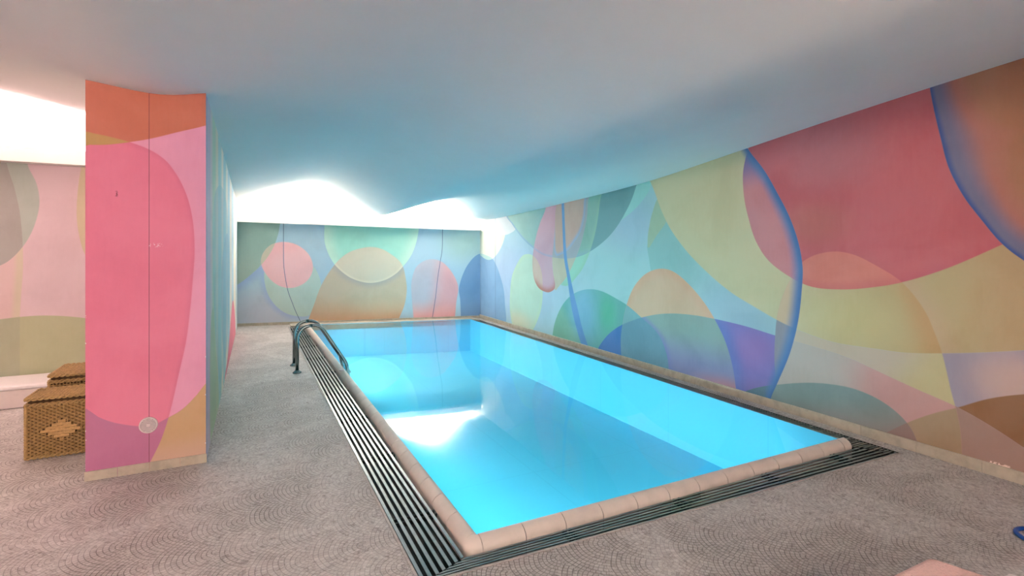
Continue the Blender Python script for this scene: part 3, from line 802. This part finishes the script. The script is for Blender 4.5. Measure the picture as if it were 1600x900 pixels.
# gratings
def slat_prism(m, a0, a1, b0, b1, z0=-.022, z1=-.002): m.prism([a0, a1, b1, b0], z0, z1)
yend = yfar(GL) + .03
def grate_left():
    g = empty('drain_grating', (GL, gyf(GL), 0)); tag(g, 'long floor grating of parallel slats along the left pool edge', 'drain grating')
    n = 7; x1 = PL - CO - .008; w = (x1 - GL - .006) / n
    for i in range(n):
        xa = GL + .006 + i * w; xb = xa + w * .48
        ta, tb = (xa - GL) / (x1 - GL), (xb - GL) / (x1 - GL)
        ya = gyf(xa) + (PF - CO - gyf(xa)) * ta; yb = gyf(xb) + (PF - CO - gyf(xb)) * tb
        m = MB(); m.prism([(xa, ya), (xb, yb), (xb, yend), (xa, yend)], -.006, -.002)
        reparent(m.build('slat', m_slat, bevel=.0008), g)
    y = 2.95
    while y < yend - .1:
        m = MB()
        for dy in (0, .045):
            m.box(GL + .004, x1, y + dy, y + dy + .012, -.034, -.008)
        reparent(m.build('cross_rod', m_clip), g); y += .98
    return g
def grate_front():
    g = empty('drain_grating', (PL, gyf(PL), 0)); tag(g, 'floor grating of parallel slats along the near short end of the pool', 'drain grating')
    n = 6
    yi = PF - CO - .010
    for i in range(n):
        ta = (i + .02) / n; tb = ta + .50 / n
        def pt(t, side):
            if side == 0:
                x = GL + (PL - CO - .008 - GL) * t
            else:
                x = GR - .004 - (GR - PR - .02) * t * .98
            y = gyf(x) + (yi - gyf(x)) * t
            return (x, y)
        m = MB(); m.prism([pt(ta, 0), pt(ta, 1), pt(tb, 1), pt(tb, 0)], -.006, -.002)
        reparent(m.build('slat', m_slat, bevel=.0008), g)
    for x in (1.55, 2.35, 3.15, 3.9):
        m = MB()
        for dx in (0, .04): m.box(x + dx, x + dx + .012, gyf(x) + .006, yi, -.034, -.008)
        reparent(m.build('cross_rod', m_clip), g)
    return g
def grate_right():
    g = empty('drain_grating', (GR, gyf(GR), 0)); tag(g, 'narrow floor grating of short crosswise bars along the mural wall', 'drain grating')
    bars = MB(); y = PF - .02; i = 0
    x0, x1 = PR + .03, GR - .004
    while y < yfar(x0) - .02:
        xs = x1
        bars.box(x0, xs, y, y + .013, -.02, -.002); y += .026
    yy = gyf(GR) + .02
    while yy < PF - .025:
        t = (yy - gyf(GR)) / (PF - CO - gyf(GR)); xa = GR - .004 - (GR - PR - .04) * min(1, t)
        bars.box(xa, x1, yy, yy + .013, -.02, -.002); yy += .026
    tag(reparent(bars.build('slat', m_slat), g), kind='stuff')
    m = MB()
    for xx in (x0 + .05, x0 + .10, x0 + .15): m.box(xx, xx + .008, PF, yfar(xx) - .02, -.030, -.006)
    reparent(m.build('cross_rod', m_dark), g)
    return g
grate_left(); grate_front(); grate_right()


# ---- ladder
def arc_path(pts, r, n=8):
    out = [Vector(pts[0])]
    for i in range(1, len(pts) - 1):
        p, a, b = Vector(pts[i]), Vector(pts[i - 1]), Vector(pts[i + 1])
        rr = r[i - 1] if isinstance(r, list) else r
        da, db = (a - p).normalized(), (b - p).normalized()
        p0, p1 = p + da * rr, p + db * rr
        for k in range(n + 1):
            t = k / n; out.append(p0 * (1 - t) ** 2 + p * 2 * t * (1 - t) + p1 * t * t)
    out.append(Vector(pts[-1])); return out
lad = empty('pool_ladder', (.55, 7.2, 0)); tag(lad, 'stainless steel pool ladder with two arched handrails over the left edge', 'pool ladder')
YA, YB = 6.98, 7.42
for yy in (YA, YB):
    path = arc_path([(.555, yy, .0), (.560, yy, .565), (.82, yy, .575), (1.14, yy, .06), (1.16, yy, -.05), (1.16, yy, -.50)], [.17, .10, .05, .03], 8)
    m = MB(); m.tube(path, .021, 14); r = reparent(m.build('handrail', m_steel, smooth=True), lad)
    m = MB(); m.lathe([(.052, .0), (.052, .010), (.034, .022), (.026, .034), (.0225, .036)], (.555, yy, 0), 24); fl_ = reparent(m.build('base_flange', m_steel, smooth=True), lad)
for z in (-.06, -.28, -.48):
    m = MB(); m.box(1.115, 1.20, YA + .012, YB - .012, z - .012, z + .012); reparent(m.build('step', m_steel, bevel=.006), lad)
cd_ = empty('tether_cord', (1.0, 6.72, 0)); tag(cd_, 'thin pale cord with a small disc hanging from the ladder onto the pool edge', 'cord')
pa = on_plane(529, 556, Vector((0, 6.95, 0)), Vector((0, 1, 0))); 
m = MB(); p1 = Vector((1.030, 6.62, .060)); mid_ = (pa + p1) / 2 + Vector((0, 0, -.02))
m.tube([pa, (pa * .5 + mid_ * .5), mid_, (p1 * .5 + mid_ * .5) - Vector((0, 0, .004)), p1], .0035, 6); reparent(m.build('cord', m_vent, smooth=True), cd_)
m = MB(); m.lathe([(.024, 0), (.026, .005), (.026, .012), (.020, .017)], (1.02, 6.60, .056), 20); reparent(m.build('end_disc', m_vent, smooth=True), cd_)

# ---- unseen underwater lamps: left inferred, near one added, both strip-shaped for even light
for lab, p0, L, ang in (('unseen underwater lamp on the left basin wall, strip shape made up for even light', (PL, 2.8, -.22), 7.8, 0), ('added unseen strip lamp on the near basin wall, brightens the near pool', (3.9, PF, -.22), 2.6, math.pi / 2)):
    l = empty('pool_lamp', p0, ang); tag(l, lab, 'pool lamp')
    m = MB(); m.box(0, .012, 0, L, -.05, .05); m.build('housing', m_steel, l, bevel=.003)
    m = MB(); m.box(.013, .020, .01, L - .01, -.04, .04); m.build('lens', m_lens, l, bevel=.003)

# ---- round vent on the column
vp = on_plane(232, 664, Vector((0, 4.385, 0)), Vector((0, 1, 0)))
vt = empty('round_vent', (vp.x, 4.385, vp.z)); tag(vt, 'small round white slotted vent low on the pink wall end', 'vent')
m = MB(); m.lathe([(.055, .0), (.055, .008), (.050, .012), (.046, .012), (.045, .006)], (0, 0, 0), 40, 'y'); m.build('rim', m_vent, vt, smooth=False)
m = MB(); m.lathe([(.046, .002), (.046, .007)], (0, 0, 0), 40, 'y'); m.build('grille', m_ventd, vt)
m = MB()
for i in range(-4, 5):
    h = i * .0095; hw = math.sqrt(max(0, .044 ** 2 - h * h))
    m.box(-hw, hw, -.0095, -.006, h - .0022, h + .0022)
m.build('slats', m_vent, vt)
m = MB(); m.lathe([(.012, .006), (.012, .012), (.008, .014)], (0, 0, 0), 20, 'y'); m.build('hub', m_vent, vt)


# ---- wicker baskets
def weave(m, o, u, n, W_, Hh, pitch_u, pitch_v, amp, rv, ru, skip=None, only=None):
    """strands along u at heights v, weaving over stakes; o lower left corner, u along, n outward, v is up (given)"""
    o, u, n, vv = Vector(o), Vector(u), Vector(n), m.vdir
    rows = int(Hh / pitch_v); cols = int(W_ / pitch_u)
    for j in range(rows):
        h = (j + .5) * pitch_v; pts = []; S_ = cols * 4
        for i in range(S_ + 1):
            s_ = i / S_ * W_; ph = math.pi * s_ / pitch_u + (math.pi if j % 2 else 0)
            ok = True
            if skip and skip(s_, h): ok = False
            if only and not only(s_, h): ok = False
            p = o + u * s_ + vv * h + n * (amp * math.sin(ph))
            if ok: pts.append(p)
            if (not ok or i == S_) and len(pts) > 1:
                m.tube_flat(pts, n, vv, rv, ru); pts = []
            elif not ok: pts = []


class WB(MB):
    def __init__(s, vdir): super().__init__(); s.vdir = Vector(vdir)
    def tube_flat(s, pts, n, v, rv, rn):
        vs_ = []; f = []
        for p in pts:
            vs_ += [p + v * rv, p + n * rn, p - v * rv, p - n * rn]
        for i in range(len(pts) - 1):
            for k in range(4): f.append((4 * i + k, 4 * i + (k + 1) % 4, 4 * i + 4 + (k + 1) % 4, 4 * i + 4 + k))
        s.add(vs_, f)


def basket(loc, Wd, Dp, Hh, label, diamond):
    b = empty('wicker_basket', loc); tag(b, label, 'basket', 'wicker baskets')
    zl = Hh - .045
    m = MB(); m.box(.014, Wd - .014, .014, Dp - .014, .008, Hh - .02); m.build('gap_shade_box', m_wickin, b)  # dark box added inside so the weave gaps read as shade
    w = WB((0, 0, 1))
    cx, cz, ax, az = Wd * .47, Hh * .45, .125, .08
    dia = (lambda s_, h: abs(s_ - cx) / ax + abs(h - cz) / az < 1) if diamond else None
    weave(w, (.01, .002, .03), (1, 0, 0), (0, -1, 0), Wd - .02, zl - .045, .021, .0125, .006, .0048, .0035, skip=(lambda s_, h: dia(s_, h + .03)) if dia else None)
    weave(w, (.002, .01, .03), (0, 1, 0), (-1, 0, 0), Dp - .02, zl - .045, .021, .0125, .006, .0048, .0035)
    weave(w, (Wd - .002, .01, .03), (0, 1, 0), (1, 0, 0), Dp - .02, zl - .045, .021, .0125, .006, .0048, .0035)
    n_ = int((Wd - .02) / .021)
    for i in range(n_ + 1):
        xx = .01 + (Wd - .02) * i / n_; w.tube([(xx, .003, .01), (xx, .003, zl)], .0035, 5)
    n_ = int((Dp - .02) / .021)
    for i in range(n_ + 1):
        yy = .01 + (Dp - .02) * i / n_
        for xx in (.003, Wd - .003): w.tube([(xx, yy, .01), (xx, yy, zl)], .0035, 5)
    w.build('woven_body', m_wick, b)
    if diamond:
        w = WB((0, 0, 1)); weave(w, (.01, -.002, .03), (1, 0, 0), (0, -1, 0), Wd - .02, zl - .045, .042, .022, .004, .0105, .004, only=lambda s_, h: dia(s_, h + .03))
        w.build('diamond_inlay', m_wick2, b)
    # lid
    w = WB((0, 1, 0)); weave(w, (.008, .008, Hh), (1, 0, 0), (0, 0, 1), Wd - .016, Dp - .016, .021, .0125, .005, .0055, .004)
    n_ = int((Wd - .02) / .021)
    for i in range(n_ + 1):
        xx = .01 + (Wd - .02) * i / n_; w.tube([(xx, .01, Hh - .002), (xx, Dp - .01, Hh - .002)], .0035, 5)
    lid = w.build('lid', m_wick, b)
    def braid(name, path, r, parent):
        m = MB(); L = 0; P = [Vector(p) for p in path]; dense = []
        for i in range(len(P)):
            a, c = P[i], P[(i + 1) % len(P)]; k = max(2, int((c - a).length / .006))
            dense += [a.lerp(c, t / k) for t in range(k)]
        for ph in (0, math.pi):
            q = [p + Vector((0, -.4 * r * math.cos(i * .55 + ph), r * .75 * math.sin(i * .55 + ph))) for i, p in enumerate(dense)]
            m.tube(q, r * .62, 6, closed=True)
        return m.build(name, m_wickrim, parent, smooth=True)
    braid('lid_rim', [(0, 0, Hh), (Wd, 0, Hh), (Wd, Dp, Hh), (0, Dp, Hh)], .011, lid)
    braid('top_rim', [(0, 0, zl), (Wd, 0, zl), (Wd, Dp, zl), (0, Dp, zl)], .012, b)
    braid('base_rim', [(.002, 0.0, .016), (Wd, 0, .016), (Wd, Dp, .016), (.002, Dp, .016)], .011, b)
    for (xx, yy) in ((.004, .004), (Wd - .004, .004), (.004, Dp - .004), (Wd - .004, Dp - .004)):
        m = MB(); n_ = 40
        m.tube([(xx, yy, .008 + (zl - .01) * i / n_) for i in range(n_ + 1)], [.0125 if i % 2 else .0095 for i in range(n_ + 1)], 8)
        m.build('corner_post', m_wickrim, b, smooth=True)
    return b
basket((-1.43, 4.99, 0), .42, .30, .44, 'low wicker basket with a pale woven diamond on its front, nearest the pink wall end', True)
basket((-1.395, 5.36, 0), .42, .45, .525, 'taller wicker basket standing behind the one with the woven diamond', False)

# ---- low white bench by the left room's mural
bn = empty('low_bench', (-4.3, 6.64, 0)); tag(bn, 'low white bench with a thick rounded top against the left room mural', 'bench')
m = MB(); m.box(0, 2.9, .012, .50, 0.004, .175); m.build('body', m_whiteg, bn, bevel=.004)
m = MB(); m.box(-.01, 2.92, 0, .52, .176, .222); m.build('top', m_white, bn, bevel=.016)

# ---- pink towelled lounger at the lower right
zt = .40
cA = on_plane(1450, 866, Vector((0, 0, zt)), Vector((0, 0, 1)))
lg = empty('sun_lounger', (cA.x, cA.y, 0), math.radians(-84)); tag(lg, 'sun lounger covered with a pink towel, its corner in the lower right', 'sun lounger')
# local frame: x runs away from the corner to the camera's right, y along the long side
lg.rotation_euler = (0, 0, 0)
dL = Vector((-1, 0)); dR = Vector((.30, -.954)).normalized()
def lp(a, b): return (dL.x * a + dR.x * b, dL.y * a + dR.y * b)
def slab(a0, a1, b0, b1, z0, z1, name, mat, bev, parent=lg):
    m = MB(); m.prism([lp(a0, b0), lp(a1, b0), lp(a1, b1), lp(a0, b1)], z0, z1); return m.build(name, mat, parent, bevel=bev)
slab(.02, .60, .02, 1.8, .29, .33, 'frame', m_frame, .01)
slab(.0, .62, .0, 1.82, .325, zt, 'cushion', m_pink, .028)
for (a, b_) in ((.06, .06), (.52, .06), (.06, 1.7), (.52, 1.7)):
    slab(a, a + .04, b_, b_ + .04, 0, .30, 'leg', m_frame, .004)
tw = empty('folded_towel', (cA.x, cA.y, zt))
tag(tw, 'white folded towel lying on the pink lounger', 'towel')
for i in range(2):
    slab(.015 + i * .003, .26 - i * .002, .225 + i * .002, .44, .001 + i * .019, .019 + i * .019, 'fold', m_towel, .008, tw)

# ---- blue ring on the floor
bc = on_plane(1623, 840, Vector((0, 0, .01)), Vector((0, 0, 1)))
m = MB(); R_ = .088
m.tube([(R_ * math.cos(2 * math.pi * i / 48), R_ * math.sin(2 * math.pi * i / 48), 0) for i in range(48)], .0115, 10, closed=True)
br = m.build('dive_ring', m_blue, smooth=True); br.location = (bc.x, bc.y, .0118); tag(br, 'blue ring lying on the mosaic floor at the right edge', 'ring')
